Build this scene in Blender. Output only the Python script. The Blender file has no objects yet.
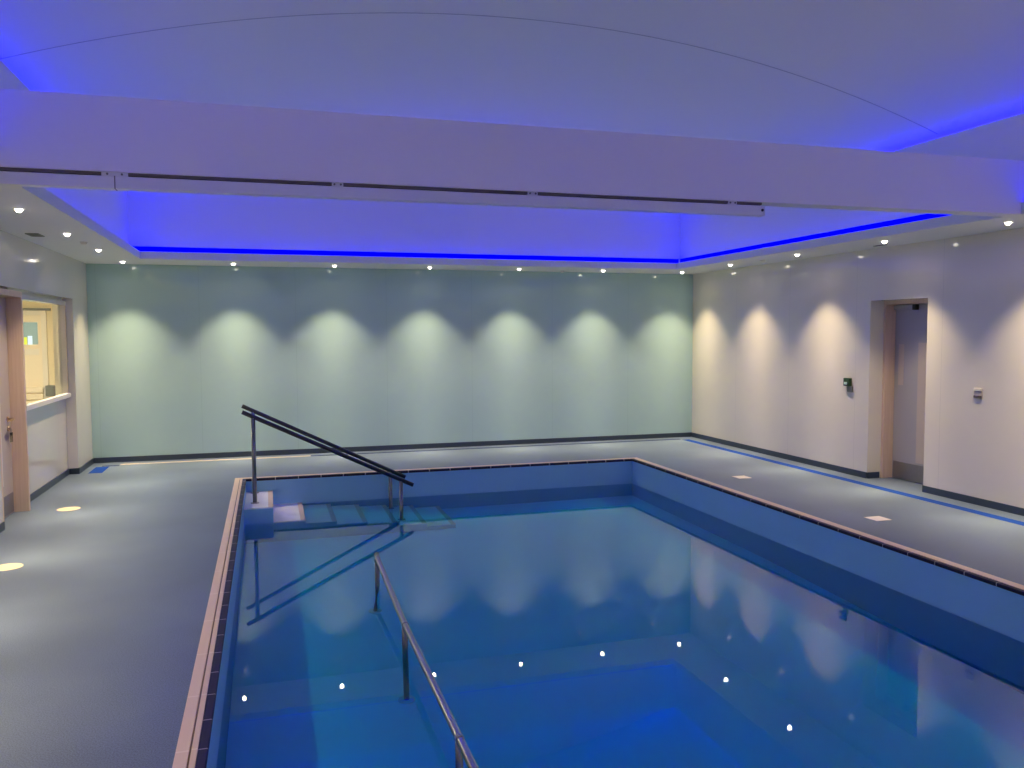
import bpy, bmesh, math, random
from mathutils import Vector, Matrix
random.seed(4)
S = bpy.context.scene
COL = S.collection

# ------------------------------------------------------------------ camera
CAM_YAW, CAM_PITCH, CAM_ROLL = 0.28900685, 0.0609221, -0.00468772
CAM_F, CAM_H = 824.019, 1.66893
def make_camera():
    F = Vector((math.sin(CAM_YAW)*math.cos(CAM_PITCH), math.cos(CAM_YAW)*math.cos(CAM_PITCH), -math.sin(CAM_PITCH)))
    R = Vector((math.cos(CAM_YAW), -math.sin(CAM_YAW), 0)); U = R.cross(F)
    c, s = math.cos(CAM_ROLL), math.sin(CAM_ROLL)
    R2, U2 = c*R + s*U, -s*R + c*U
    m = Matrix((R2, U2, -F)).transposed().to_4x4(); m.translation = (0, 0, CAM_H)
    cd = bpy.data.cameras.new('camera'); cd.sensor_width = 36; cd.lens = CAM_F/1024*36
    cd.clip_start = 0.05; cd.clip_end = 100
    o = bpy.data.objects.new('camera', cd); o.matrix_world = m; COL.objects.link(o); S.camera = o
make_camera()

# ------------------------------------------------------------------ world, view, light settings
w = bpy.data.worlds.new('world'); S.world = w; w.use_nodes = True
w.node_tree.nodes['Background'].inputs[0].default_value = (0.02, 0.02, 0.03, 1)
w.node_tree.nodes['Background'].inputs[1].default_value = 0.0
S.view_settings.view_transform = 'Standard'; S.view_settings.look = 'None'
S.view_settings.exposure = 0.35; S.view_settings.gamma = 1.0; S.view_settings.use_curve_mapping = False
S.cycles.use_denoising = True
S.cycles.max_bounces = 10; S.cycles.diffuse_bounces = 6; S.cycles.glossy_bounces = 5; S.cycles.transmission_bounces = 8
S.cycles.caustics_reflective = False; S.cycles.caustics_refractive = True
S.cycles.sample_clamp_indirect = 4.0

SPOT_POWER = 560.0     # candela-like scale of the lamp's beam
SPOT_COLOR = (1.0, 0.79, 0.50)
BEAM_DECAY = 13.0      # degrees
BEAM_EDGE = (32.0, 43.0)
SPILL = 0.0018
LED_LOW = 9.5        # lower cove, per side
LED_HIGH = 15.0       # upper cove
LED_COLOR = (0.001, 0.001, 1.0)
ROOM_POWER = 85.0

# ------------------------------------------------------------------ dimensions (metres)
XL, XR, YB, YN, H = -2.2145, 6.5424, 11.8465, -2.0, 2.6
SOX0, SOX1, SOY1, SOY0 = -1.45, 5.78, 10.96, -1.0       # soffit opening
CWX0, CWX1, CWY1, CWY0 = -1.59, 5.91, 11.10, -1.14      # cove walls
CWZ = 3.435
PX0, PX1, PY0, PY1 = -0.265, 4.605, 0.9, 9.92           # pool inner faces
CO = 0.12                                                # coping width
WATER = -0.315
FLOOR_S, DEEP = -1.08, -1.38

# ------------------------------------------------------------------ material helpers
def new_mat(name):
    m = bpy.data.materials.new(name); m.use_nodes = True
    nt = m.node_tree; b = nt.nodes['Principled BSDF']
    return m, nt, b
def plain(name, col, rough=0.5, metal=0.0, spec=0.5, noise=0.0, scale=30.0, bump=0.0):
    m, nt, b = new_mat(name)
    b.inputs['Roughness'].default_value = rough; b.inputs['Metallic'].default_value = metal
    b.inputs['Specular IOR Level'].default_value = spec
    tc = nt.nodes.new('ShaderNodeNewGeometry')
    nz = nt.nodes.new('ShaderNodeTexNoise'); nz.inputs['Scale'].default_value = scale; nz.inputs['Detail'].default_value = 4
    nt.links.new(tc.outputs['Position'], nz.inputs['Vector'])
    mx = nt.nodes.new('ShaderNodeMix'); mx.data_type = 'RGBA'
    k = max(noise, 0.01)
    mx.inputs[6].default_value = tuple(c*(1-k) for c in col)+(1,)
    mx.inputs[7].default_value = tuple(min(1, c*(1+k)) for c in col)+(1,)
    nt.links.new(nz.outputs['Fac'], mx.inputs[0]); nt.links.new(mx.outputs[2], b.inputs['Base Color'])
    if bump:
        bp = nt.nodes.new('ShaderNodeBump'); bp.inputs['Strength'].default_value = bump; bp.inputs['Distance'].default_value = 0.002
        nt.links.new(nz.outputs['Fac'], bp.inputs['Height']); nt.links.new(bp.outputs[0], b.inputs['Normal'])
    return m
def seamed(name, col, seam_col, axis, offset, spacing, width, rough=0.2, spec=0.5, noise=0.02, scale=3.0):
    """plain surface with thin joint lines across one world axis"""
    m, nt, b = new_mat(name); N, L = nt.nodes, nt.links
    b.inputs['Roughness'].default_value = rough; b.inputs['Specular IOR Level'].default_value = spec
    g = N.new('ShaderNodeNewGeometry'); sx = N.new('ShaderNodeSeparateXYZ'); L.new(g.outputs['Position'], sx.inputs[0])
    a = N.new('ShaderNodeMath'); a.operation = 'SUBTRACT'; a.inputs[1].default_value = offset - spacing*40; L.new(sx.outputs[axis], a.inputs[0])
    mo = N.new('ShaderNodeMath'); mo.operation = 'MODULO'; mo.inputs[1].default_value = spacing; L.new(a.outputs[0], mo.inputs[0])
    lt = N.new('ShaderNodeMath'); lt.operation = 'LESS_THAN'; lt.inputs[1].default_value = width; L.new(mo.outputs[0], lt.inputs[0])
    nz = N.new('ShaderNodeTexNoise'); nz.inputs['Scale'].default_value = scale; L.new(g.outputs['Position'], nz.inputs['Vector'])
    m1 = N.new('ShaderNodeMix'); m1.data_type = 'RGBA'
    m1.inputs[6].default_value = tuple(c*(1-noise) for c in col)+(1,); m1.inputs[7].default_value = tuple(min(1, c*(1+noise)) for c in col)+(1,)
    L.new(nz.outputs['Fac'], m1.inputs[0])
    m2 = N.new('ShaderNodeMix'); m2.data_type = 'RGBA'; m2.inputs[7].default_value = tuple(seam_col)+(1,)
    L.new(lt.outputs[0], m2.inputs[0]); L.new(m1.outputs[2], m2.inputs[6]); L.new(m2.outputs[2], b.inputs['Base Color'])
    return m
def emit(name, col, strength):
    m = bpy.data.materials.new(name); m.use_nodes = True; nt = m.node_tree; nt.nodes.clear()
    o = nt.nodes.new('ShaderNodeOutputMaterial'); e = nt.nodes.new('ShaderNodeEmission')
    e.inputs[0].default_value = tuple(col)+(1,); e.inputs[1].default_value = strength
    nt.links.new(e.outputs[0], o.inputs[0]); return m

def floor_mat():
    m, nt, b = new_mat('speckled_safety_vinyl'); N, L = nt.nodes, nt.links
    g = N.new('ShaderNodeNewGeometry')
    n1 = N.new('ShaderNodeTexNoise'); n1.inputs['Scale'].default_value = 160; n1.inputs['Detail'].default_value = 3
    n2 = N.new('ShaderNodeTexNoise'); n2.inputs['Scale'].default_value = 1.3; n2.inputs['Detail'].default_value = 5
    for n in (n1, n2): L.new(g.outputs['Position'], n.inputs['Vector'])
    r = N.new('ShaderNodeValToRGB'); r.color_ramp.elements[0].position = 0.36; r.color_ramp.elements[1].position = 0.66
    r.color_ramp.elements[0].color = (0.093, 0.130, 0.19, 1); r.color_ramp.elements[1].color = (0.185, 0.245, 0.33, 1)
    L.new(n1.outputs['Fac'], r.inputs[0])
    mx = N.new('ShaderNodeMix'); mx.data_type = 'RGBA'; mx.blend_type = 'MULTIPLY'; mx.inputs[0].default_value = 1
    r2 = N.new('ShaderNodeValToRGB'); r2.color_ramp.elements[0].color = (0.86, 0.86, 0.86, 1); r2.color_ramp.elements[1].color = (1.08, 1.08, 1.08, 1)
    r2.color_ramp.elements[0].position = 0.3; r2.color_ramp.elements[1].position = 0.7
    L.new(n2.outputs['Fac'], r2.inputs[0]); L.new(r.outputs[0], mx.inputs[6]); L.new(r2.outputs[0], mx.inputs[7]); L.new(mx.outputs[2], b.inputs['Base Color'])
    b.inputs['Roughness'].default_value = 0.42; b.inputs['Specular IOR Level'].default_value = 0.5
    bp = N.new('ShaderNodeBump'); bp.inputs['Strength'].default_value = 0.15; bp.inputs['Distance'].default_value = 0.002
    L.new(n1.outputs['Fac'], bp.inputs['Height']); L.new(bp.outputs[0], b.inputs['Normal'])
    return m
def water_mat():
    m = bpy.data.materials.new('pool_water'); m.use_nodes = True; nt = m.node_tree; nt.nodes.clear()
    o = nt.nodes.new('ShaderNodeOutputMaterial'); gl = nt.nodes.new('ShaderNodeBsdfGlass')
    gl.inputs['Color'].default_value = (1.0, 1.0, 1.0, 1); gl.inputs['Roughness'].default_value = 0.0; gl.inputs['IOR'].default_value = 1.333
    va = nt.nodes.new('ShaderNodeVolumeAbsorption'); va.inputs['Color'].default_value = (0.0, 0.965, 1.0, 1); va.inputs['Density'].default_value = 1.4
    nt.links.new(va.outputs[0], o.inputs['Volume']); nt.links.new(gl.outputs[0], o.inputs[0]); return m
def pane_mat():
    m = bpy.data.materials.new('window_glass'); m.use_nodes = True; nt = m.node_tree; nt.nodes.clear()
    o = nt.nodes.new('ShaderNodeOutputMaterial'); t = nt.nodes.new('ShaderNodeBsdfTransparent'); g = nt.nodes.new('ShaderNodeBsdfGlossy')
    t.inputs[0].default_value = (0.95, 0.97, 0.96, 1); g.inputs['Roughness'].default_value = 0.02
    mx = nt.nodes.new('ShaderNodeMixShader'); mx.inputs[0].default_value = 0.05
    nt.links.new(t.outputs[0], mx.inputs[1]); nt.links.new(g.outputs[0], mx.inputs[2]); nt.links.new(mx.outputs[0], o.inputs[0]); return m
def wood_mat(name, c1, c2):
    m, nt, b = new_mat(name); N, L = nt.nodes, nt.links
    g = N.new('ShaderNodeNewGeometry'); mp = N.new('ShaderNodeMapping'); mp.inputs['Scale'].default_value = (30, 30, 1.2)
    nz = N.new('ShaderNodeTexNoise'); nz.inputs['Scale'].default_value = 2.0; nz.inputs['Detail'].default_value = 6
    L.new(g.outputs['Position'], mp.inputs[0]); L.new(mp.outputs[0], nz.inputs['Vector'])
    r = N.new('ShaderNodeValToRGB'); r.color_ramp.elements[0].color = c1+(1,); r.color_ramp.elements[1].color = c2+(1,)
    r.color_ramp.elements[0].position = 0.35; r.color_ramp.elements[1].position = 0.65
    L.new(nz.outputs['Fac'], r.inputs[0]); L.new(r.outputs[0], b.inputs['Base Color']); b.inputs['Roughness'].default_value = 0.4
    return m

M = {}
M['white_panel'] = seamed('white_wall_panel', (0.77, 0.73, 0.64), (0.66, 0.63, 0.56), 1, 10.56, 1.27, 0.005, 0.10)
M['aqua_panel'] = seamed('aqua_wall_panel', (0.43, 0.62, 0.605), (0.37, 0.55, 0.535), 0, -0.86, 1.255, 0.005, 0.10)
M['white_paint'] = plain('white_paint', (0.87, 0.87, 0.86), 0.75, spec=0.2)
M['beam_paint'] = plain('beam_paint', (0.84, 0.82, 0.84), 0.7, spec=0.2)
M['soffit_paint'] = plain('soffit_paint', (0.82, 0.82, 0.80), 0.7, spec=0.2)
M['seam'] = plain('ceiling_joint', (0.52, 0.52, 0.55), 0.8)
M['floor'] = floor_mat()
M['skirt'] = plain('navy_vinyl_skirting', (0.035, 0.055, 0.09), 0.35, noise=0.1)
M['pool'] = plain('blue_pool_lining', (0.33, 0.66, 0.84), 0.35, noise=0.06, scale=2.0)
M['pool_shaded'] = plain('shaded_pool_wall', (0.10, 0.36, 0.62), 0.4, noise=0.05, scale=2.0)  # lining darkened to paint the shade on the underwater walls
M['pool_bed'] = plain('lit_blue_pool_floor', (0.42, 0.74, 1.0), 0.4, noise=0.04, scale=2.0)  # lining lightened to paint in lamp light lost under water
M['step'] = plain('pale_step_lining', (0.88, 0.90, 0.86), 0.5, noise=0.05, scale=4.0)
M['nosing'] = plain('beige_nosing', (0.72, 0.58, 0.45), 0.5, noise=0.1)
M['coping'] = None
M['coping_y'] = seamed('beige_coping_y', (0.80, 0.62, 0.44), (0.88, 0.72, 0.55), 1, 3.44, 0.5265, 0.012, 0.45)
M['coping_x'] = seamed('beige_coping_x', (0.80, 0.62, 0.44), (0.88, 0.72, 0.55), 0, 0.06, 0.5265, 0.012, 0.45)
M['navy_y'] = seamed('navy_edge_tile_y', (0.022, 0.018, 0.05), (0.42, 0.36, 0.36), 1, 3.44, 0.26325, 0.008, 0.5, 0.25)
M['navy_x'] = seamed('navy_edge_tile_x', (0.022, 0.018, 0.05), (0.50, 0.42, 0.42), 0, 0.06, 0.26, 0.010, 0.5, 0.25)
M['grout'] = plain('coping_groove', (0.24, 0.19, 0.16), 0.7)
M['water'] = water_mat()
M['steel'] = plain('brushed_steel', (0.42, 0.40, 0.39), 0.28, metal=1.0, noise=0.06, scale=60)
M['steel_dark'] = plain('dark_anodised_steel', (0.055, 0.06, 0.085), 0.35, metal=0.6, noise=0.08)
M['post'] = plain('grey_steel_post', (0.24, 0.26, 0.26), 0.35, metal=0.8, noise=0.08)
M['bezel'] = plain('white_bezel', (0.8, 0.8, 0.78), 0.4)
M['lens'] = emit('lit_lamp_lens', (1.0, 0.90, 0.74), 14.0)
M['led_low'] = emit('blue_led_lower', LED_COLOR, LED_LOW)
M['wall_glow'] = emit('blue_wall_glow', (0.0, 0.0, 1.0), 2.0)  # emissive colour standing in for the saturated LED glow on the wall
M['led_high'] = emit('blue_led_upper', LED_COLOR, LED_HIGH)
M['track'] = plain('white_track_enamel', (0.76, 0.76, 0.76), 0.4)
M['dark'] = plain('dark_plastic', (0.02, 0.02, 0.022), 0.5)
M['slot'] = plain('track_gap_shade', (0.17, 0.15, 0.15), 0.8, spec=0.1)  # dark tone painting the shade between track and beam
M['vent'] = plain('grey_vent_metal', (0.16, 0.16, 0.16), 0.5)
M['frame_wood'] = wood_mat('pale_beech_frame', (0.66, 0.49, 0.37), (0.72, 0.55, 0.43))
M['leaf'] = plain('grey_laminate_door', (0.42, 0.41, 0.42), 0.35)
M['leaf_beige'] = plain('beige_laminate_door', (0.55, 0.48, 0.42), 0.4)
M['kick'] = plain('brushed_kick_plate', (0.30, 0.29, 0.29), 0.4, metal=0.7, noise=0.08)
M['glass'] = pane_mat()
M['brass'] = plain('brass_lever', (0.75, 0.55, 0.32), 0.3, metal=1.0)
M['disc'] = plain('cream_floor_disc', (0.92, 0.74, 0.46), 0.5)
M['gully'] = plain('cream_floor_square', (0.85, 0.76, 0.66), 0.5)
M['blue_tape'] = plain('blue_tape', (0.006, 0.05, 0.30), 0.8, spec=0.15)
M['navy_tape'] = plain('navy_tape', (0.025, 0.045, 0.13), 0.8, spec=0.2)
M['cream_tape'] = plain('cream_tape', (0.66, 0.56, 0.45), 0.6)
M['corridor'] = plain('warm_corridor_paint', (0.86, 0.76, 0.56), 0.8, spec=0.2)
M['corridor_door'] = plain('cream_painted_door', (0.90, 0.80, 0.66), 0.6)
M['corridor_floor'] = plain('corridor_vinyl', (0.25, 0.28, 0.32), 0.5)
M['green'] = plain('green_call_point', (0.008, 0.045, 0.018), 0.35)
M['pale_green'] = plain('pale_button', (0.55, 0.75, 0.62), 0.4)
M['grey_box'] = plain('grey_box', (0.16, 0.17, 0.17), 0.5)
M['plate_white'] = plain('white_plate', (0.85, 0.80, 0.74), 0.4)
M['plate_beige'] = plain('beige_plate', (0.55, 0.50, 0.46), 0.4)
M['plate_dark'] = plain('dark_plate', (0.09, 0.075, 0.085), 0.4)
M['room_lamp'] = emit('corridor_lamp_lens', (1.0, 0.86, 0.62), ROOM_POWER)
M['outdoor'] = emit('daylit_view', (0.30, 0.36, 0.28), 1.0)
M['outdoor_yellow'] = emit('daylit_yellow', (0.85, 0.85, 0.08), 1.0)
M['outdoor_white'] = emit('daylit_white', (0.75, 0.9, 0.95), 1.1)

# ------------------------------------------------------------------ mesh helpers
class MB:
    def __init__(self): self.bm = bmesh.new()
    def box(self, x0, x1, y0, y1, z0, z1, bev=0.0):
        bm = self.bm if not bev else bmesh.new()
        v = [bm.verts.new((x, y, z)) for x in (x0, x1) for y in (y0, y1) for z in (z0, z1)]
        for f in ((0,1,3,2), (4,6,7,5), (0,4,5,1), (2,3,7,6), (0,2,6,4), (1,5,7,3)): bm.faces.new([v[i] for i in f])
        if bev:
            bmesh.ops.bevel(bm, geom=bm.edges[:], offset=bev, segments=2, affect='EDGES', profile=0.5, clamp_overlap=True)
            self.merge(bm)
        return self
    def merge(self, bm):
        vm = {v: self.bm.verts.new(v.co) for v in bm.verts}
        for f in bm.faces:
            nf = self.bm.faces.new([vm[v] for v in f.verts]); nf.smooth = f.smooth
        bm.free()
    def poly(self, pts):
        self.bm.faces.new([self.bm.verts.new(p) for p in pts]); return self
    def tube(self, pts, r, n=16, caps=True):
        pts = [Vector(p) for p in pts]; rings = []
        for i, p in enumerate(pts):
            if i == 0: d = pts[1]-p
            elif i == len(pts)-1: d = p-pts[i-1]
            else: d = (pts[i+1]-p).normalized() + (p-pts[i-1]).normalized()
            d.normalize()
            a = d.orthogonal().normalized() if abs(d.z) > 0.99 else d.cross(Vector((0,0,1))).normalized()
            b = d.cross(a)
            rings.append([self.bm.verts.new(p + r*(math.cos(2*math.pi*k/n)*a + math.sin(2*math.pi*k/n)*b)) for k in range(n)])
        for q in range(len(rings)-1):
            for k in range(n):
                f = self.bm.faces.new((rings[q][k], rings[q][(k+1)%n], rings[q+1][(k+1)%n], rings[q+1][k])); f.smooth = True
        if caps: self.bm.faces.new(rings[0]); self.bm.faces.new(rings[-1])
        return self
    def lathe(self, cx, cy, prof, n=32):
        """prof: list of (radius, z), closed with caps where the radius is 0"""
        rings = []
        for r, z in prof:
            if r < 1e-6: rings.append([self.bm.verts.new((cx, cy, z))])
            else: rings.append([self.bm.verts.new((cx+r*math.cos(2*math.pi*k/n), cy+r*math.sin(2*math.pi*k/n), z)) for k in range(n)])
        for a, b in zip(rings, rings[1:]):
            for k in range(n):
                k2 = (k+1) % n
                if len(a) == 1 and len(b) == 1: continue
                if len(a) == 1: self.bm.faces.new((a[0], b[k], b[k2]))
                elif len(b) == 1: self.bm.faces.new((a[k], a[k2], b[0]))
                else: self.bm.faces.new((a[k], a[k2], b[k2], b[k]))
        return self
    def build(self, name, mat, parent=None):
        bm = self.bm
        bmesh.ops.recalc_face_normals(bm, faces=bm.faces[:])
        if parent:
            off = parent.location.copy(); p = parent.parent
            while p: off += p.location; p = p.parent
            for v in bm.verts: v.co -= off
        me = bpy.data.meshes.new(name); bm.to_mesh(me); bm.free(); me.materials.append(mat)
        o = bpy.data.objects.new(name, me); COL.objects.link(o)
        if parent: o.parent = parent
        return o
def struct(o): o['kind'] = 'structure'; return o
def tag(o, label, cat, group=None, kind=None):
    o['label'] = label; o['category'] = cat
    if group: o['group'] = group
    if kind: o['kind'] = kind
    return o
def thing(name, loc, label, cat, group=None):
    o = bpy.data.objects.new(name, None); o.location = loc; o.empty_display_size = 0.1; COL.objects.link(o)
    return tag(o, label, cat, group)

# ------------------------------------------------------------------ room shell
OX0, OX1, OY0, OY1 = PX0-CO, PX1+CO, PY0-CO, PY1+CO      # outer edge of the coping
f = MB()
f.box(-2.5, OX0, YN-0.1, YB+0.1, -0.12, 0); f.box(OX1, XR+0.45, YN-0.1, YB+0.1, -0.12, 0)
f.box(OX0, OX1, OY1, YB+0.1, -0.12, 0); f.box(OX0, OX1, YN-0.1, OY0, -0.12, 0)
struct(f.build('floor', M['floor']))

struct(MB().box(XL-0.4, XR+0.3, YB, YB+0.12, 0, H+0.05).build('wall_back', M['aqua_panel']))
struct(MB().box(XL-0.4, XR+0.3, YN-0.12, YN, 0, H+0.05).build('wall_front', M['white_panel']))
# right wall with the door recess
RDY0, RDY1, RDZ = 6.95, 7.79, 2.02
wr = MB()
wr.box(XR, XR+0.40, YN, RDY0, 0, H+0.05); wr.box(XR, XR+0.40, RDY1, YB, 0, H+0.05); wr.box(XR, XR+0.40, RDY0, RDY1, RDZ, H+0.05)
struct(wr.build('wall_right', M['white_panel']))
# left wall: front plane XL, recess RX between RY0 and RY1 up to RZ
RX, RY0, RY1, RZ = -2.325, 8.00, 10.99, 2.11
LDY1 = 8.77            # far side of the left door opening
WY0, WY1, WZ0, WZ1 = 8.90, 10.99, 0.94, 2.08
wl = MB()
wl.box(XL-0.22, XL, YN, RY0, 0, H+0.05); wl.box(XL-0.22, XL, RY1, YB, 0, H+0.05); wl.box(XL-0.22, XL, RY0, RY1, RZ, H+0.05)
wl.box(XL-0.22, RX, LDY1+0.06, RY1, 0, WZ0); wl.box(XL-0.22, RX, LDY1+0.06, RY1, WZ1, RZ)
wl.box(XL-0.22, RX, LDY1+0.06, WY0, WZ0, WZ1)
struct(wl.build('wall_left', M['white_panel']))

SK = 0.069
sk = 0.012
b = MB(); b.box(XL, XR, YB-sk, YB, 0, SK); struct(b.build('baseboard_back', M['skirt']))
b = MB(); b.box(XR-sk, XR, YN, RDY0, 0, SK); b.box(XR-sk, XR, RDY1, YB-sk, 0, SK); b.box(XR, XR+0.16, RDY1-sk, RDY1, 0, SK)
struct(b.build('baseboard_right', M['skirt']))
b = MB(); b.box(XL, XL+sk, YN, RY0+0.0, 0, SK); b.box(XL, XL+sk, RY1-sk, YB-sk, 0, SK); b.box(RX, RX+sk, LDY1+0.06, RY1, 0, SK); b.box(RX+sk, XL, RY1-sk, RY1, 0, SK)
struct(b.build('baseboard_left', M['skirt']))

# ------------------------------------------------------------------ ceiling: soffit ring, fascia, cove walls, vault, beam
c = MB()
c.box(XL, SOX0, YN, YB, H, H+0.02); c.box(SOX1, XR, YN, YB, H, H+0.02)
c.box(SOX0, SOX1, SOY1, YB, H, H+0.02); c.box(SOX0, SOX1, YN, SOY0, H, H+0.02)
FT, FZ = 0.02, 2.69
c.box(SOX0-FT, SOX0, SOY0-FT, SOY1+FT, H+0.02, FZ); c.box(SOX1, SOX1+FT, SOY0-FT, SOY1+FT, H+0.02, FZ)
c.box(SOX0, SOX1, SOY1, SOY1+FT, H+0.02, FZ); c.box(SOX0, SOX1, SOY0-FT, SOY0, H+0.02, FZ)
struct(c.build('ceiling_soffit', M['soffit_paint']))
c = MB(); T = 0.03
c.box(CWX0-T, CWX0, CWY0, CWY1, H+0.02, CWZ); c.box(CWX1, CWX1+T, CWY0, CWY1, H+0.02, CWZ)
c.box(CWX0-T, CWX1+T, CWY1, CWY1+T, H+0.02, CWZ); c.box(CWX0-T, CWX1+T, CWY0-T, CWY0, H+0.02, CWZ)
LED_Z = 3.395
UL = 0.24                                               # upper ledge width
c.box(CWX0-UL, CWX0-T, CWY0-UL, CWY1+UL, LED_Z-0.02, LED_Z); c.box(CWX1+T, CWX1+UL, CWY0-UL, CWY1+UL, LED_Z-0.02, LED_Z)
c.box(CWX0-T, CWX1+T, CWY1+T, CWY1+UL, LED_Z-0.02, LED_Z); c.box(CWX0-T, CWX1+T, CWY0-UL, CWY0-T, LED_Z-0.02, LED_Z)
struct(c.build('ceiling_cove_wall', M['white_paint']))
# vault: circular arc through (CWX0, 3.45) and the crown (2.16, 4.06)
XC = 0.5*(CWX0+CWX1); HALF = 0.5*(CWX1-CWX0); RISE = 0.61
RAD = (HALF*HALF + RISE*RISE)/(2*RISE); ZC = 3.51 + RISE - RAD
def vault_z(x): return ZC + math.sqrt(RAD*RAD - (x-XC)**2)
v = MB(); nx = 72; xa, xb = CWX0-UL-0.02, CWX1+UL+0.02
ys = (CWY0-UL, CWY1+UL)
grid = [[v.bm.verts.new((xa+(xb-xa)*i/nx, y, vault_z(xa+(xb-xa)*i/nx))) for i in range(nx+1)] for y in ys]
top = [[v.bm.verts.new((xa+(xb-xa)*i/nx, y, vault_z(xa+(xb-xa)*i/nx)+0.05)) for i in range(nx+1)] for y in ys]
for i in range(nx):
    fa = v.bm.faces.new((grid[0][i], grid[0][i+1], grid[1][i+1], grid[1][i])); fa.smooth = True
    fb = v.bm.faces.new((top[0][i], top[0][i+1], top[1][i+1], top[1][i])); fb.smooth = True
    for k in (0, 1): v.bm.faces.new((grid[k][i], grid[k][i+1], top[k][i+1], top[k][i]))
for e in (0, nx): v.bm.faces.new((grid[0][e], grid[1][e], top[1][e], top[0][e]))
struct(v.build('ceiling', M['white_paint']))
for nm, y0, y1 in (('wall_vault_back', CWY1+UL, CWY1+UL+0.05), ('wall_vault_front', CWY0-UL-0.05, CWY0-UL)):
    v = MB()
    fr = [v.bm.verts.new((xa+(xb-xa)*i/nx, y0, vault_z(xa+(xb-xa)*i/nx)+0.05)) for i in range(nx+1)]
    bk = [v.bm.verts.new((xa+(xb-xa)*i/nx, y1, vault_z(xa+(xb-xa)*i/nx)+0.05)) for i in range(nx+1)]
    f0 = [v.bm.verts.new((xa+(xb-xa)*i/nx, y0, LED_Z-0.02)) for i in range(nx+1)]
    b0 = [v.bm.verts.new((xa+(xb-xa)*i/nx, y1, LED_Z-0.02)) for i in range(nx+1)]
    for i in range(nx):
        v.bm.faces.new((fr[i], fr[i+1], f0[i+1], f0[i])); v.bm.faces.new((bk[i], bk[i+1], b0[i+1], b0[i]))
        v.bm.faces.new((fr[i], fr[i+1], bk[i+1], bk[i])); v.bm.faces.new((f0[i], f0[i+1], b0[i+1], b0[i]))
    for e in (0, nx): v.bm.faces.new((fr[e], bk[e], b0[e], f0[e]))
    struct(v.build(nm, M['white_paint']))
# side closers above the upper ledge
sc = MB(); sc.box(xa-0.03, xa+0.02, CWY0-UL, CWY1+UL, LED_Z-0.02, vault_z(xa)+0.05); sc.box(xb-0.02, xb+0.03, CWY0-UL, CWY1+UL, LED_Z-0.02, vault_z(xb)+0.05)
struct(sc.build('wall_vault_side', M['white_paint']))
# joint line across the vault
SEAM_Y = 6.28
s = MB(); pts = [xa+0.2+(xb-xa-0.4)*i/96 for i in range(97)]
lo = [[s.bm.verts.new((x, y, vault_z(x)-0.002)) for x in pts] for y in (SEAM_Y-0.005, SEAM_Y+0.005)]
hi = [[s.bm.verts.new((x, y, vault_z(x)+0.004)) for x in pts] for y in (SEAM_Y-0.005, SEAM_Y+0.005)]
for i in range(96):
    s.bm.faces.new((lo[0][i], lo[0][i+1], lo[1][i+1], lo[1][i])); s.bm.faces.new((hi[0][i], hi[0][i+1], hi[1][i+1], hi[1][i]))
    for k in (0, 1): s.bm.faces.new((lo[k][i], lo[k][i+1], hi[k][i+1], hi[k][i]))
struct(s.build('trim_1', M['seam']))
# downstand beam
BY0, BY1, BZ1 = 5.20, 5.36, 3.02
bmx = MB(); bmx.box(SOX0, SOX1, BY0, BY1, H, BZ1)
bmx.box(CWX0, SOX0-FT, BY0, BY1, H+0.02, BZ1); bmx.box(SOX1+FT, CWX1, BY0, BY1, H+0.02, BZ1)
bmx.box(SOX0-FT, SOX0, BY0, BY1, FZ, BZ1); bmx.box(SOX1, SOX1+FT, BY0, BY1, FZ, BZ1)
struct(bmx.build('ceiling_beam', M['beam_paint']))

# LED strips lying in the coves
def led(name, x0, x1, y0, y1, z, mat, label):
    o = MB().box(x0, x1, y0, y1, z, z+0.025, 0.006).build(name, mat); tag(o, label, 'light strip', 'blue strip lights in the coves'); return o
zl = H+0.021; g = 0.045
def lows(y0, y1, where):
    led('led_strip', CWX0+g, CWX0+g+0.03, y0, y1, zl, M['led_low'], 'blue strip light in the lower left cove '+where)
    led('led_strip', CWX1-g-0.03, CWX1-g, y0, y1, zl, M['led_low'], 'blue strip light in the lower right cove '+where)
lows(BY1+0.02, CWY1-0.10, 'beyond the beam'); lows(CWY0+0.10, BY0-0.02, 'on the near side of the beam')
led('led_strip', CWX0+0.10, CWX1-0.10, CWY1-g-0.03, CWY1-g, zl, M['led_low'], 'blue strip light in the lower cove along the aqua wall')
led('led_strip', CWX0+0.10, CWX1-0.10, CWY0+g, CWY0+g+0.03, zl, M['led_low'], 'added blue strip light in the lower cove at the near end of the hall')  # added out of view to throw more blue onto the beam
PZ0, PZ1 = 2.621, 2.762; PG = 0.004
def profile(x0, x1, y0, y1, label):  # added emissive band that paints the strips' hottest glow on the cove wall
    tag(MB().box(x0, x1, y0, y1, PZ0, PZ1).build('glow_band', M['wall_glow']), label, 'light strip', 'painted bands of blue glow round the recess')
profile(CWX1-0.012-PG, CWX1-PG, BY1+0.01, CWY1-0.03, 'painted band of blue glow at the foot of the right side of the recess, beyond the beam')
profile(CWX0+PG, CWX0+PG+0.012, BY1+0.01, CWY1-0.03, 'painted band of blue glow at the foot of the left side of the recess, beyond the beam')
profile(CWX0+0.03, CWX1-0.03, CWY1-0.012-PG, CWY1-PG, 'painted band of blue glow at the foot of the recess above the aqua wall')
profile(CWX1-0.012-PG, CWX1-PG, CWY0+0.02, BY0-0.01, 'painted band of blue glow at the foot of the recess on the right, nearer than the beam')
profile(CWX0+PG, CWX0+PG+0.012, CWY0+0.02, BY0-0.01, 'painted band of blue glow at the foot of the recess on the left, nearer than the beam')
zu = LED_Z+0.001
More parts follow.
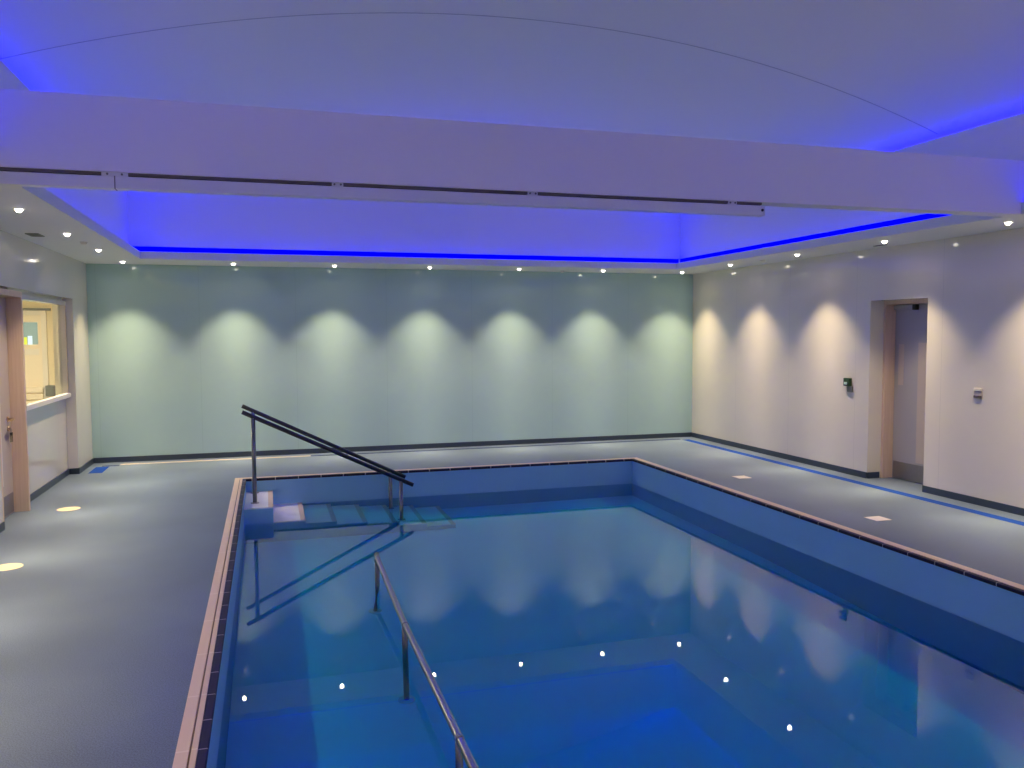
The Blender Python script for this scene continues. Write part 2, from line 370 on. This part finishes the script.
led('led_strip', CWX0, CWX1, CWY0-T-0.12, CWY0-T-0.09, zu, M['led_high'], 'added blue strip light on the high ledge at the near end of the vault')  # unseen strip, added for more blue on vault and beam
led('led_strip', CWX0-T-0.12, CWX0-T-0.09, CWY0, CWY1, zu, M['led_high'], 'blue strip light on the high ledge at the left of the vault')
led('led_strip', CWX1+T+0.09, CWX1+T+0.12, CWY0, CWY1, zu, M['led_high'], 'blue strip light on the high ledge at the right of the vault')
led('led_strip', CWX0, CWX1, CWY1+T+0.09, CWY1+T+0.12, zu, M['led_high'], 'blue strip light on the high ledge at the far end of the vault')

# ------------------------------------------------------------------ hoist track below the beam
TY0, TY1 = 5.215, 5.285
tr = thing('hoist_track', (0.9, 5.25, 2.505), 'white ceiling hoist track hung under the front edge of the beam', 'track')
t = MB(); t.box(CWX0+0.16, 3.44, TY0, TY1, 2.508, 2.578, 0.004); t.build('rail', M['track'], tr)
for a, b_ in ((-1.42, -0.88), (-0.74, 0.405), (0.475, 1.665), (1.735, 3.155), (3.225, 3.43)):
    MB().box(a, b_, TY0+0.006, TY1-0.004, 2.583, 2.6).build('slot', M['slot'], tr)  # dark filler that paints shade into the gap above the track
for jx in (-0.81,):
    MB().box(jx-0.003, jx+0.003, TY0-0.002, TY1+0.002, 2.506, 2.579).build('joint', M['vent'], tr)
for bx, hw in ((-0.81, 0.07), (0.44, 0.035), (1.70, 0.035), (3.19, 0.035)):
    br = MB().box(bx-hw, bx+hw, TY0+0.003, TY1-0.003, 2.576, 2.602, 0.003).build('bracket', M['track'], tr)
    for sx in (-0.55, 0.55):
        MB().tube([(bx+sx*hw, TY0+0.004, 2.589), (bx+sx*hw, TY0-0.003, 2.589)], 0.006, 10).build('screw', M['vent'], br)
MB().box(3.44, 3.452, TY0-0.002, TY1+0.002, 2.506, 2.575, 0.003).build('end_cap', M['track'], tr)
MB().tube([(3.43, TY0+0.01, 2.545), (3.43, TY0-0.006, 2.545)], 0.010, 12).build('bolt', M['dark'], tr)

# ------------------------------------------------------------------ recessed downlights
def lamp_data():
    """a reflector lamp: intensity falls off with the angle from its axis, cut by the bezel"""
    ld = bpy.data.lights.new('downlight_lamp', 'SPOT'); ld.energy = SPOT_POWER; ld.color = SPOT_COLOR
    ld.spot_size = math.radians(165); ld.spot_blend = 0.4; ld.shadow_soft_size = 0.022
    ld.cycles.is_caustics_light = True
    ld.use_nodes = True; nt = ld.node_tree; N, L = nt.nodes, nt.links
    em = [n for n in N if n.type == 'EMISSION'][0]
    g = N.new('ShaderNodeNewGeometry'); sx = N.new('ShaderNodeSeparateXYZ'); L.new(g.outputs['Incoming'], sx.inputs[0])
    def mth(op, a, b=None, c=None):
        n = N.new('ShaderNodeMath'); n.operation = op
        for i, v in enumerate((a, b, c)):
            if v is None: continue
            if isinstance(v, (int, float)): n.inputs[i].default_value = v
            else: L.new(v, n.inputs[i])
        return n.outputs[0]
    ang = mth('ARCCOSINE', mth('MINIMUM', mth('ABSOLUTE', sx.outputs[2]), 0.999999))
    beam = mth('EXPONENT', mth('MULTIPLY', ang, -1.0/math.radians(BEAM_DECAY)))
    mr = N.new('ShaderNodeMapRange'); mr.interpolation_type = 'SMOOTHSTEP'
    mr.inputs[1].default_value = math.radians(BEAM_EDGE[0]); mr.inputs[2].default_value = math.radians(BEAM_EDGE[1])
    mr.inputs[3].default_value = 1.0; mr.inputs[4].default_value = 0.0
    L.new(ang, mr.inputs[0])
    L.new(mth('ADD', mth('MULTIPLY', beam, mr.outputs[0]), SPILL), em.inputs['Strength'])
    return ld
LAMP = lamp_data()
def downlight(x, y, label):
    t = thing('recessed_downlight', (x, y, H), label, 'downlight', 'recessed downlights in the soffit')
    MB().lathe(x, y, [(0.029, H+0.001), (0.029, H-0.004), (0.038, H-0.005), (0.043, H-0.001), (0.043, H+0.001)]).build('bezel', M['bezel'], t)
    MB().lathe(x, y, [(0.0285, H-0.001), (0.025, H-0.007), (0.019, H-0.019), (0.010, H-0.025), (0.0, H-0.027)]).build('lens', M['lens'], t)
    lo = bpy.data.objects.new('downlight_lamp', LAMP); lo.location = (0, 0, -0.035); COL.objects.link(lo); lo.parent = t
back_x = [-1.71, -0.39, 0.90, 2.20, 3.50, 4.80, 6.10]
back_lab = ['downlight in the far left corner where the left and back soffits meet', 'second downlight from the left along the aqua back wall',
            'third downlight from the left along the aqua back wall', 'middle downlight of the seven along the aqua back wall',
            'third downlight from the right along the aqua back wall', 'second downlight from the right along the aqua back wall',
            'downlight in the far right corner where the soffits meet']
for x, l in zip(back_x, back_lab): downlight(x, 11.38, l)
for y, l in ((9.89, 'downlight in the left soffit next to the far left corner, beyond the sensor'), (8.42, 'downlight in the left soffit beside the small vent'),
             (6.89, 'nearest visible downlight in the left soffit, just beyond the beam'), (5.40, 'downlight in the left soffit level with the beam'),
             (3.93, 'downlight in the left soffit on the near side of the beam'), (2.46, 'downlight in the left soffit beside the viewer'), (0.99, 'downlight in the left soffit at the near end')):
    downlight(-1.72, y, l)
for y, l in ((10.0, 'downlight in the right soffit next to the far right corner'), (8.52, 'downlight in the right soffit above the green call point'),
             (7.07, 'downlight in the right soffit above the recessed door'), (5.60, 'downlight in the right soffit beside the beam end'),
             (4.13, 'downlight in the right soffit on the near side of the beam'), (2.66, 'downlight in the right soffit beside the viewer'), (1.19, 'downlight in the right soffit at the near end')):
    downlight(6.09, y, l)

for k in range(7):  # row added behind the camera to lift the light on beam and vault
    downlight(back_x[k], -1.53, 'added unseen downlight in the near soffit behind the viewer')
# ceiling vent and sensors
vt = thing('ceiling_vent', (-2.02, 8.58, H), 'small grey vent grille in the left soffit near the wall', 'vent')
va, vb, vc, vd = -2.075, -1.965, 8.47, 8.69
fr = MB(); fr.box(va, vb, vc, vc+0.012, H-0.008, H+0.001); fr.box(va, vb, vd-0.012, vd, H-0.008, H+0.001)
fr.box(va, va+0.012, vc+0.012, vd-0.012, H-0.008, H+0.001); fr.box(vb-0.012, vb, vc+0.012, vd-0.012, H-0.008, H+0.001)
fr.build('frame', M['vent'], vt)
sl = MB()
for k in range(7): sl.box(va+0.012, vb-0.012, vc+0.018+k*0.028, vc+0.032+k*0.028, H-0.006, H)
sl.build('grille', M['vent'], vt)
def sensor(x, y, label):
    t = thing('ceiling_sensor', (x, y, H), label, 'sensor')
    MB().lathe(x, y, [(0.0, H+0.001), (0.036, H+0.001), (0.036, H-0.006), (0.0, H-0.006)]).build('base', M['bezel'], t)
    MB().lathe(x, y, [(0.030, H-0.006), (0.028, H-0.018), (0.018, H-0.026), (0.0, H-0.028)], 24).build('dome', M['plate_white'], t)
sensor(-1.72, 9.14, 'small round ceiling sensor in the left soffit between two downlights')
sensor(6.14, 9.31, 'small round ceiling sensor in the right soffit between two downlights')
sensor(4.24, 11.62, 'small round ceiling sensor in the back soffit near the aqua wall')
vr = thing('ceiling_vent', (6.34, 7.42, H), 'narrow slot vent in the right soffit above the door', 'vent')
fv = MB(); fv.box(6.32, 6.36, 7.34, 7.35, H-0.006, H+0.001); fv.box(6.32, 6.36, 7.50, 7.51, H-0.006, H+0.001); fv.box(6.32, 6.326, 7.35, 7.50, H-0.006, H+0.001); fv.box(6.354, 6.36, 7.35, 7.50, H-0.006, H+0.001)
fv.build('frame', M['vent'], vr); MB().box(6.333, 6.347, 7.35, 7.50, H-0.005, H).build('slat', M['vent'], vr)

# ------------------------------------------------------------------ swimming pool
pool = thing('swimming_pool', (2.17, 5.4, 0), 'sunken blue rectangular pool with a beige and navy tiled rim', 'pool')
LEDGE_X = 0.90; SLOPE_Y = 6.9
p = MB(); WT = 0.118
def wall_ring(mb, z0, z1):
    mb.box(PX0-WT, PX0, PY0-WT, PY1+WT, z0, z1); mb.box(PX1, PX1+WT, PY0-WT, PY1+WT, z0, z1)
    mb.box(PX0, PX1, PY1, PY1+WT, z0, z1); mb.box(PX0, PX1, PY0-WT, PY0, z0, z1); return mb
basin = wall_ring(p, -1.6, WATER-0.02).build('basin', M['pool_shaded'], pool)
wall_ring(MB(), WATER-0.02, -0.013).build('freeboard_band', M['pool'], pool)
q = MB()
q.box(PX0, LEDGE_X, PY0, PY1, -1.6, FLOOR_S); q.box(LEDGE_X, PX1, SLOPE_Y, PY1, -1.6, FLOOR_S)
q.poly([(LEDGE_X, SLOPE_Y, FLOOR_S), (PX1, SLOPE_Y, FLOOR_S), (PX1, PY0, DEEP), (LEDGE_X, PY0, DEEP)])
bed = q.build('pool_floor', M['pool_bed'], pool)
# steps go down to the right along the far wall
STEP_Y0, GOING = 8.97, 0.328
def step_z(k): return -0.145 if k == 0 else -0.305-0.125*(k-1)
steps = []
for k in range(7):
    x0 = PX0 if k == 0 else 0.03+(k-1)*GOING
    x1 = 0.03+k*GOING; z = step_z(k)
    st = MB().box(x0, x1, STEP_Y0, PY1, FLOOR_S, z, 0.004).build('step', M['step'], pool); steps.append(st)
    no = MB().box(x1-0.05, x1+0.002, STEP_Y0+0.002, PY1-0.002, z-0.04, z+0.003, 0.001).build('nosing', M['nosing'], st); steps.append(no)
sk_ = MB()
for k in range(7):
    x0 = PX0 if k == 0 else 0.03+(k-1)*GOING
    sk_.box(x0, 0.03+k*GOING-0.0005, STEP_Y0-0.01, STEP_Y0+0.001, FLOOR_S, step_z(k)-0.012)
steps.append(sk_.build('step_side', M['pool'], pool))
# rim
tz = 0.006; bw = 0.085; gap = 0.008
def rim(name, mat, *boxes):
    for bx in boxes: MB().box(*bx).build(name, mat, pool)
c1, c2 = bw*0.62, bw*0.62+gap
rim('coping', M['coping_y'], (OX0, OX0+c1, OY0, OY1, -0.012, tz, 0.002), (OX1-c1, OX1, OY0, OY1, -0.012, tz, 0.002))
rim('coping', M['coping_x'], (OX0+c1, OX1-c1, OY1-c1, OY1, -0.012, tz, 0.002), (OX0+c1, OX1-c1, OY0, OY0+c1, -0.012, tz, 0.002))
rim('coping_lip', M['coping_y'], (OX0+c2, OX0+bw, OY0+bw, OY1-bw, -0.012, tz+0.004, 0.002), (OX1-bw, OX1-c2, OY0+bw, OY1-bw, -0.012, tz+0.004, 0.002))
rim('coping_lip', M['coping_x'], (OX0+c2, OX1-c2, OY1-bw, OY1-c2, -0.012, tz+0.004, 0.002), (OX0+c2, OX1-c2, OY0+c2, OY0+bw, -0.012, tz+0.004, 0.002))
rim('groove', M['grout'], (OX0+c1-0.002, OX0+c2+0.002, OY0+bw, OY1-bw, -0.012, -0.002), (OX1-c2-0.002, OX1-c1+0.002, OY0+bw, OY1-bw, -0.012, -0.002))
rim('groove', M['grout'], (OX0+bw, OX1-bw, OY0+c1-0.002, OY0+c2+0.002, -0.012, -0.002), (OX0+bw, OX1-bw, OY1-c2-0.002, OY1-c1+0.002, -0.012, -0.002))
nz = -0.020
rim('edge_tiles', M['navy_y'], (OX0+bw, PX0+0.004, OY0+bw, OY1-bw, nz, 0.007, 0.004), (PX1-0.004, OX1-bw, OY0+bw, OY1-bw, nz, 0.007, 0.004))
rim('edge_tiles', M['navy_x'], (PX0+0.004, PX1-0.004, PY1-0.004, OY1-bw, nz, 0.007, 0.004), (PX0+0.004, PX1-0.004, OY0+bw, PY0+0.004, nz, 0.007, 0.004))
# water
wm = MB().box(PX0-0.012, PX1+0.012, PY0-0.012, PY1+0.012, -1.55, WATER)
bmesh.ops.recalc_face_normals(wm.bm, faces=wm.bm.faces[:])
bmesh.ops.split_edges(wm.bm, edges=wm.bm.edges[:])
for fc in wm.bm.faces: fc.smooth = True      # every face keeps its own flat normals
me = bpy.data.meshes.new('pool_water'); wm.bm.to_mesh(me); wm.bm.free(); me.materials.append(M['water'])
water = bpy.data.objects.new('pool_water', me); COL.objects.link(water)
tag(water, 'still clear blue water filling the pool', 'water', kind='stuff')
water.cycles.is_caustics_caster = True
for o in [basin, bed] + steps: o.cycles.is_caustics_receiver = True

# ------------------------------------------------------------------ handrails
RR = 0.023
def stair_rail(y, x0, z0, x1, z1, posts, label, base_step):
    t = thing('handrail', (posts[0], y, -0.145), label, 'handrail', 'stair handrails')
    d = Vector((x1-x0, 0, z1-z0)).normalized()
    MB().tube([(x0, y, z0), (x1, y, z1)], RR, 18).build('rail', M['steel_dark'], t)
    for k, px in enumerate(posts):
        zt = z0 + (z1-z0)*(px-x0)/(x1-x0); zb = step_z(base_step[k])
        po = MB().tube([(px, y, zb), (px, y, zt-0.012)], 0.022, 16).build('post', M['post'], t)
        MB().lathe(px, y, [(0.0, zb), (0.045, zb), (0.045, zb+0.006), (0.02, zb+0.010), (0.018, zb+0.02), (0.0, zb+0.02)], 24).build('flange', M['steel'], po)
        po.cycles.is_caustics_receiver = True
    return t
stair_rail(9.24, -0.267, 0.845, 1.565, -0.046, (-0.157, 1.428), 'near dark steel handrail sloping down the pool steps', (0, 5))
stair_rail(9.84, -0.283, 0.862, 1.572, -0.055, (-0.165, 1.393), 'far dark steel handrail sloping down the pool steps along the back wall of the pool', (0, 5))
# low grab rail in the water, running towards the viewer
RX2 = 0.80; RZ2 = -0.155
t = thing('grab_rail', (RX2, 5.1, FLOOR_S), 'low steel grab rail standing in the water, running along the pool', 'handrail')
MB().tube([(RX2, 6.485, RZ2+0.085), (RX2, 6.42, RZ2+0.065), (RX2, 5.1, RZ2-0.01), (RX2, 3.5, RZ2-0.01), (RX2, 1.9, RZ2-0.01)], 0.020, 20).build('rail', M['steel'], t)
for yt, yb in ((6.46, 6.62), (5.10, 5.06), (3.56, 3.56), (2.02, 2.02)):
    zt = RZ2+0.04 if yt > 6 else RZ2-0.015
    po = MB().tube([(RX2, yt, zt), (RX2, yt, WATER-0.02), (RX2, yb, FLOOR_S)], 0.0185, 16).build('post', M['post'], t)
    MB().tube([(RX2, yt-0.03, RZ2-0.01+(0.05 if yt > 6 else 0)), (RX2, yt+0.005, RZ2-0.01+(0.052 if yt > 6 else 0))], 0.0225, 18).build('collar', M['steel'], po)
    MB().lathe(RX2, yb, [(0.0, FLOOR_S), (0.055, FLOOR_S), (0.055, FLOOR_S+0.006), (0.025, FLOOR_S+0.012), (0.0, FLOOR_S+0.012)], 24).build('flange', M['step'], po)
    po.cycles.is_caustics_receiver = True

# ------------------------------------------------------------------ marks and drains on the deck
for x, y, l in ((-1.865, 8.76, 'round cream floor disc in front of the left door, farther of two'), (-1.835, 6.67, 'round cream floor disc at the left edge, nearer of two')):
    t = thing('floor_disc', (x, y, 0), l, 'floor marker', 'round discs set in the left deck')
    MB().lathe(x, y, [(0.0, 0.0), (0.098, 0.0), (0.098, 0.002), (0.0, 0.0025)], 40).build('disc', M['disc'], t)
    MB().lathe(x, y, [(0.098, 0.0), (0.104, 0.0), (0.104, 0.002), (0.098, 0.002), (0.098, 0.0)], 40).build('rim', M['cream_tape'], t)
for x, y, l in ((5.235, 8.30, 'square cream floor plate on the right deck, farther of two'), (5.215, 6.06, 'square cream floor plate on the right deck opposite the door, nearer of two')):
    t = thing('floor_plate', (x, y, 0), l, 'floor marker', 'square plates set in the right deck')
    MB().box(x-0.078, x+0.078, y-0.078, y+0.078, 0.0, 0.003, 0.001).build('plate', M['gully'], t)
    e = MB(); e.box(x-0.083, x+0.083, y-0.083, y-0.079, 0, 0.002); e.box(x-0.083, x+0.083, y+0.079, y+0.083, 0, 0.002); e.box(x-0.083, x-0.079, y-0.079, y+0.079, 0, 0.002); e.box(x+0.079, x+0.083, y-0.079, y+0.079, 0, 0.002)
    e.build('rim', M['cream_tape'], t)
tag(MB().box(6.205, 6.32, 0.5, 11.53, 0, 0.002).build('floor_tape', M['blue_tape']), 'long blue tape line on the deck along the right wall', 'tape line')
tag(MB().box(0.55, 6.205, 11.575, 11.64, 0, 0.002).build('floor_tape', M['navy_tape']), 'thin dark blue tape line along the foot of the aqua wall', 'tape line')
tag(MB().box(-1.85, 0.55, 11.58, 11.64, 0, 0.002).build('floor_tape', M['cream_tape']), 'thin cream tape line along the foot of the aqua wall at left', 'tape line')
tag(MB().box(-2.11, -1.955, 10.97, 11.46, 0, 0.002).build('floor_tape', M['blue_tape']), 'short wide blue tape patch in the far left corner', 'tape patch')
tag(MB().box(-2.05, -1.85, 11.50, 11.56, 0, 0.002).build('floor_tape', M['navy_tape']), 'tiny dark tape dash beside the blue patch in the far left corner', 'tape patch')

# ------------------------------------------------------------------ right door
DL = 6.855
fr = MB(); fr.box(XR+0.18, XR+0.36, RDY1-0.035, RDY1, 0, RDZ, 0.002); fr.box(XR+0.18, XR+0.36, RDY0, RDY0+0.035, 0, RDZ, 0.002); fr.box(XR+0.18, XR+0.36, RDY0+0.035, RDY1-0.035, RDZ-0.045, RDZ, 0.002)
dr = struct(fr.build('door_2', M['frame_wood']))
def childof(mb, name, mat, par): return mb.build(name, mat, par)
lf = childof(MB().box(DL, DL+0.045, RDY0+0.037, RDY1-0.037, 0.006, RDZ-0.047, 0.002), 'leaf', M['leaf'], dr)
childof(MB().box(DL-0.003, DL, RDY0+0.05, RDY1-0.05, 0.015, 0.20, 0.001), 'kick_plate', M['kick'], lf)
childof(MB().box(DL-0.003, DL, RDY0+0.10, RDY0+0.45, 0.22, 1.55, 0.001), 'reflection_band', M['leaf_beige'], lf)  # lighter strip painting a reflection on the door leaf
childof(MB().box(DL-0.004, DL, RDY1-0.18, RDY1-0.10, 1.07, 1.53, 0.001), 'finger_plate', M['leaf_beige'], lf)
childof(MB().box(DL-0.05, DL-0.001, RDY1-0.34, RDY1-0.06, 1.915, 1.965, 0.004), 'door_closer', M['leaf'], lf)
childof(MB().box(DL-0.055, DL-0.001, RDY1-0.385, RDY1-0.342, 1.91, 1.97, 0.004), 'closer_cap', M['dark'], lf)

# ------------------------------------------------------------------ left door (frame, glazed leaf) and window
JX0, JX1 = XL-0.20, XL+0.012
fr = MB(); fr.box(JX0, JX1, LDY1, LDY1+0.045, 0, 2.085, 0.003); fr.box(JX0, XL, RY0, RY0+0.04, 0, 2.085, 0.003); fr.box(JX0, JX1, RY0+0.04, LDY1, 2.03, 2.085, 0.003)
dl = struct(fr.build('door_1', M['frame_wood']))
LX = RX - 0.005
lf = MB(); y0, y1 = RY0+0.042, LDY1-0.004
gy0, gy1, gz0, gz1 = y0+0.12, y1-0.34, 0.32, 1.86
lf.box(LX-0.045, LX, y0, gy0, 0.006, 2.025); lf.box(LX-0.045, LX, gy1, y1, 0.006, 2.025); lf.box(LX-0.045, LX, gy0, gy1, 0.006, gz0); lf.box(LX-0.045, LX, gy0, gy1, gz1, 2.025)
lf = lf.build('leaf', M['leaf_beige'], dl)
MB().box(LX-0.026, LX-0.020, gy0, gy1, gz0, gz1).build('vision_panel', M['glass'], lf)
bd = MB(); bt = 0.018
bd.box(LX, LX+0.008, gy0-bt, gy0, gz0-bt, gz1+bt); bd.box(LX, LX+0.008, gy1, gy1+bt, gz0-bt, gz1+bt); bd.box(LX, LX+0.008, gy0, gy1, gz0-bt, gz0); bd.box(LX, LX+0.008, gy0, gy1, gz1, gz1+bt)
bd.build('glazing_bead', M['plate_white'], lf)
MB().box(LX, LX+0.003, y0+0.02, y1-0.02, 0.015, 0.20, 0.001).build('kick_plate', M['kick'], lf)
hy = LDY1-0.10; HZ = 0.895
hd = MB(); hd.tube([(LX, hy, HZ), (LX+0.010, hy, HZ)], 0.026, 20); hd.tube([(LX+0.008, hy, HZ), (LX+0.05, hy, HZ), (LX+0.055, hy-0.012, HZ), (LX+0.055, hy-0.12, HZ)], 0.010, 14)
hd.build('door_handle', M['brass'], lf)
lk = MB(); lk.tube([(LX, hy, HZ-0.09), (LX+0.014, hy, HZ-0.09)], 0.022, 20); lk.box(LX+0.012, LX+0.022, hy-0.010, hy+0.010, HZ-0.105, HZ-0.075, 0.002); lk.build('lock_cylinder', M['brass'], lf)
ky = thing('key_bunch', (LX+0.03, hy, HZ-0.21), 'dark bunch of keys hanging from the lock of the left door', 'keys')
rg = MB(); rg.tube([(LX+0.028+0.0*k, hy+0.018*math.cos(k*math.pi/8), HZ-0.108+0.018*math.sin(k*math.pi/8)) for k in range(17)], 0.002, 8, False); rg.build('ring', M['steel'], ky)
for k, (dy, tilt) in enumerate(((-0.012, -0.10), (0.0, 0.02), (0.012, 0.12))):
    kk = MB(); kk.box(LX+0.022+0.004*k, LX+0.025+0.004*k, hy+dy-0.014, hy+dy+0.014, HZ-0.150, HZ-0.124, 0.001); kk.box(LX+0.022+0.004*k, LX+0.025+0.004*k, hy+dy-0.006+tilt*0.05, hy+dy+0.006+tilt*0.05, HZ-0.215, HZ-0.148, 0.001)
    kk.build('key', M['dark'], ky)

wf = MB(); FW = 0.05; fx0, fx1 = RX-0.045, RX+0.04
wf.box(fx0, fx1, WY0, WY0+FW, WZ0, WZ1, 0.003); wf.box(fx0, fx1, WY1-0.06, WY1-0.003, WZ0, WZ1, 0.003)
wf.box(fx0, fx1, WY0+FW, WY1-0.06, WZ1-FW, WZ1, 0.003); wf.box(fx0, fx1, WY0+FW, WY1-0.06, WZ0, WZ0+0.03, 0.003)
w1 = struct(wf.build('window_1', M['white_panel']))
MB().box(fx0+0.030, fx0+0.036, WY0+FW, WY1-0.06, WZ0+0.03, WZ1-FW).build('pane', M['glass'], w1)
MB().box(RX, RX+0.06, WY0, WY1-0.004, WZ0-0.005, WZ0+0.045, 0.004).build('sill', M['plate_white'], w1)
MB().box(fx1-0.002, fx1+0.002, WY1-0.066, WY1-0.058, WZ0+0.045, WZ1-FW).build('bead', M['frame_wood'], w1)

# ------------------------------------------------------------------ corridor seen through the window
cx0, cx1, cy0, cy1, cz = -4.6, XL-0.22, 7.0, 14.0, 2.4
struct(MB().box(cx0-0.1, cx1+0.0, cy0-0.1, cy1+0.1, -0.12, 0.0).build('floor_corridor', M['corridor_floor']))
struct(MB().box(cx0-0.1, cx1, cy0-0.1, cy1+0.1, cz, cz+0.1).build('ceiling_corridor', M['white_paint']))
cw = MB(); cw.box(cx0-0.1, cx1+0.5, cy1, cy1+0.1, 0, cz); struct(cw.build('wall_corridor_end', M['corridor']))
struct(MB().box(cx0-0.1, cx0, cy0, cy1, 0, cz).build('wall_corridor_left', M['corridor']))
struct(MB().box(cx0-0.1, cx1, cy0-0.1, cy0, 0, cz).build('wall_corridor_near', M['corridor']))
struct(MB().box(cx1-0.02, cx1+0.1, YB+0.13, cy1, 0, cz).build('wall_corridor_right', M['corridor']))
# painted door at the end of the corridor
ed = MB(); ex0, ex1, ey = -4.10, -3.18, cy1
ed.box(ex0, ex0+0.07, ey-0.05, ey, 0, 2.05, 0.003); ed.box(ex1-0.07, ex1, ey-0.05, ey, 0, 2.05, 0.003); ed.box(ex0+0.07, ex1-0.07, ey-0.05, ey, 1.98, 2.05, 0.003)
ed = struct(ed.build('door_3', M['plate_white']))
vx0, vx1, vz0, vz1 = -3.62, -3.30, 1.54, 1.875
lf = MB(); lf.box(ex0+0.072, vx0, ey-0.035, ey-0.005, 0.006, 1.978); lf.box(vx1, ex1-0.072, ey-0.035, ey-0.005, 0.006, 1.978); lf.box(vx0, vx1, ey-0.035, ey-0.005, 0.006, vz0); lf.box(vx0, vx1, ey-0.035, ey-0.005, vz1, 1.978)
lf = lf.build('leaf', M['corridor_door'], ed)
MB().box(vx0, vx1, ey-0.02, ey-0.012, vz0, vz1).build('vision_panel', M['outdoor'], lf)
MB().box(vx0+0.02, vx0+0.17, ey-0.024, ey-0.021, vz0+0.0, vz0+0.11).build('yellow_view', M['outdoor_yellow'], lf)
MB().box(vx0+0.18, vx0+0.24, ey-0.026, ey-0.021, vz0+0.0, vz0+0.13).build('white_view', M['outdoor_white'], lf)
MB().box(vx0, vx1+0.01, ey-0.045, ey-0.036, 1.385, 1.475, 0.002).build('notice_plate', M['plate_white'], lf)
struct(MB().box(ex0-0.05, ex1+0.06, ey-0.06, ey-0.001, 2.05, 2.085).build('trim_2', M['grey_box']))
gb = thing('wall_box', (-3.15, cy1-0.06, 0.84), 'grey box on the corridor wall seen through the window', 'box')
MB().box(-3.21, -3.09, cy1-0.12, cy1, 0.76, 0.92, 0.006).build('body', M['grey_box'], gb); MB().box(-3.20, -3.10, cy1-0.128, cy1-0.121, 0.77, 0.91, 0.002).build('cover', M['grey_box'], gb)
sh = thing('radiator', (-3.4, cy1-0.1, 0.35), 'cream panel radiator low in the corridor beyond the window', 'radiator')
for k in range(4): MB().box(-4.0, -3.24, cy1-0.115, cy1-0.08, 0.50+0.105*k, 0.585+0.105*k, 0.012).build('panel', M['corridor_door'], sh)
MB().box(-3.98, -3.26, cy1-0.08, cy1-0.04, 0.52, 0.90).build('bracket', M['corridor'], sh)
cl = thing('ceiling_light', (-3.3, 11.2, cz), 'square ceiling light in the corridor beyond the window', 'lamp')
MB().box(-3.62, -2.98, 10.88, 11.52, cz-0.03, cz, 0.004).build('frame', M['bezel'], cl); MB().box(-3.58, -3.02, 10.92, 11.48, cz-0.036, cz-0.031).build('diffuser', M['room_lamp'], cl)

# ------------------------------------------------------------------ small things on the right wall
cp = thing('call_point', (XR, 8.16, 1.06), 'green and black emergency call point on the right wall beside the door recess', 'call point')
MB().box(XR-0.035, XR, 8.075, 8.185, 1.038, 1.132, 0.006).build('housing', M['green'], cp)
MB().box(XR-0.041, XR-0.034, 8.115, 8.165, 1.055, 1.085, 0.003).build('button', M['pale_green'], cp)
MB().box(XR-0.022, XR, 8.05, 8.135, 0.97, 1.037, 0.006).build('lower_box', M['grey_box'], cp)
sw = thing('wall_switch', (XR, 6.29, 1.06), 'small beige wall control with a dark lower edge, right of the recessed door', 'switch')
MB().box(XR-0.010, XR, 6.235, 6.335, 1.03, 1.13, 0.004).build('plate', M['plate_beige'], sw)
MB().box(XR-0.018, XR-0.009, 6.24, 6.33, 1.10, 1.125, 0.003).build('upper_rocker', M['plate_white'], sw)
MB().box(XR-0.018, XR-0.009, 6.24, 6.33, 1.032, 1.056, 0.003).build('lower_rocker', M['plate_dark'], sw)
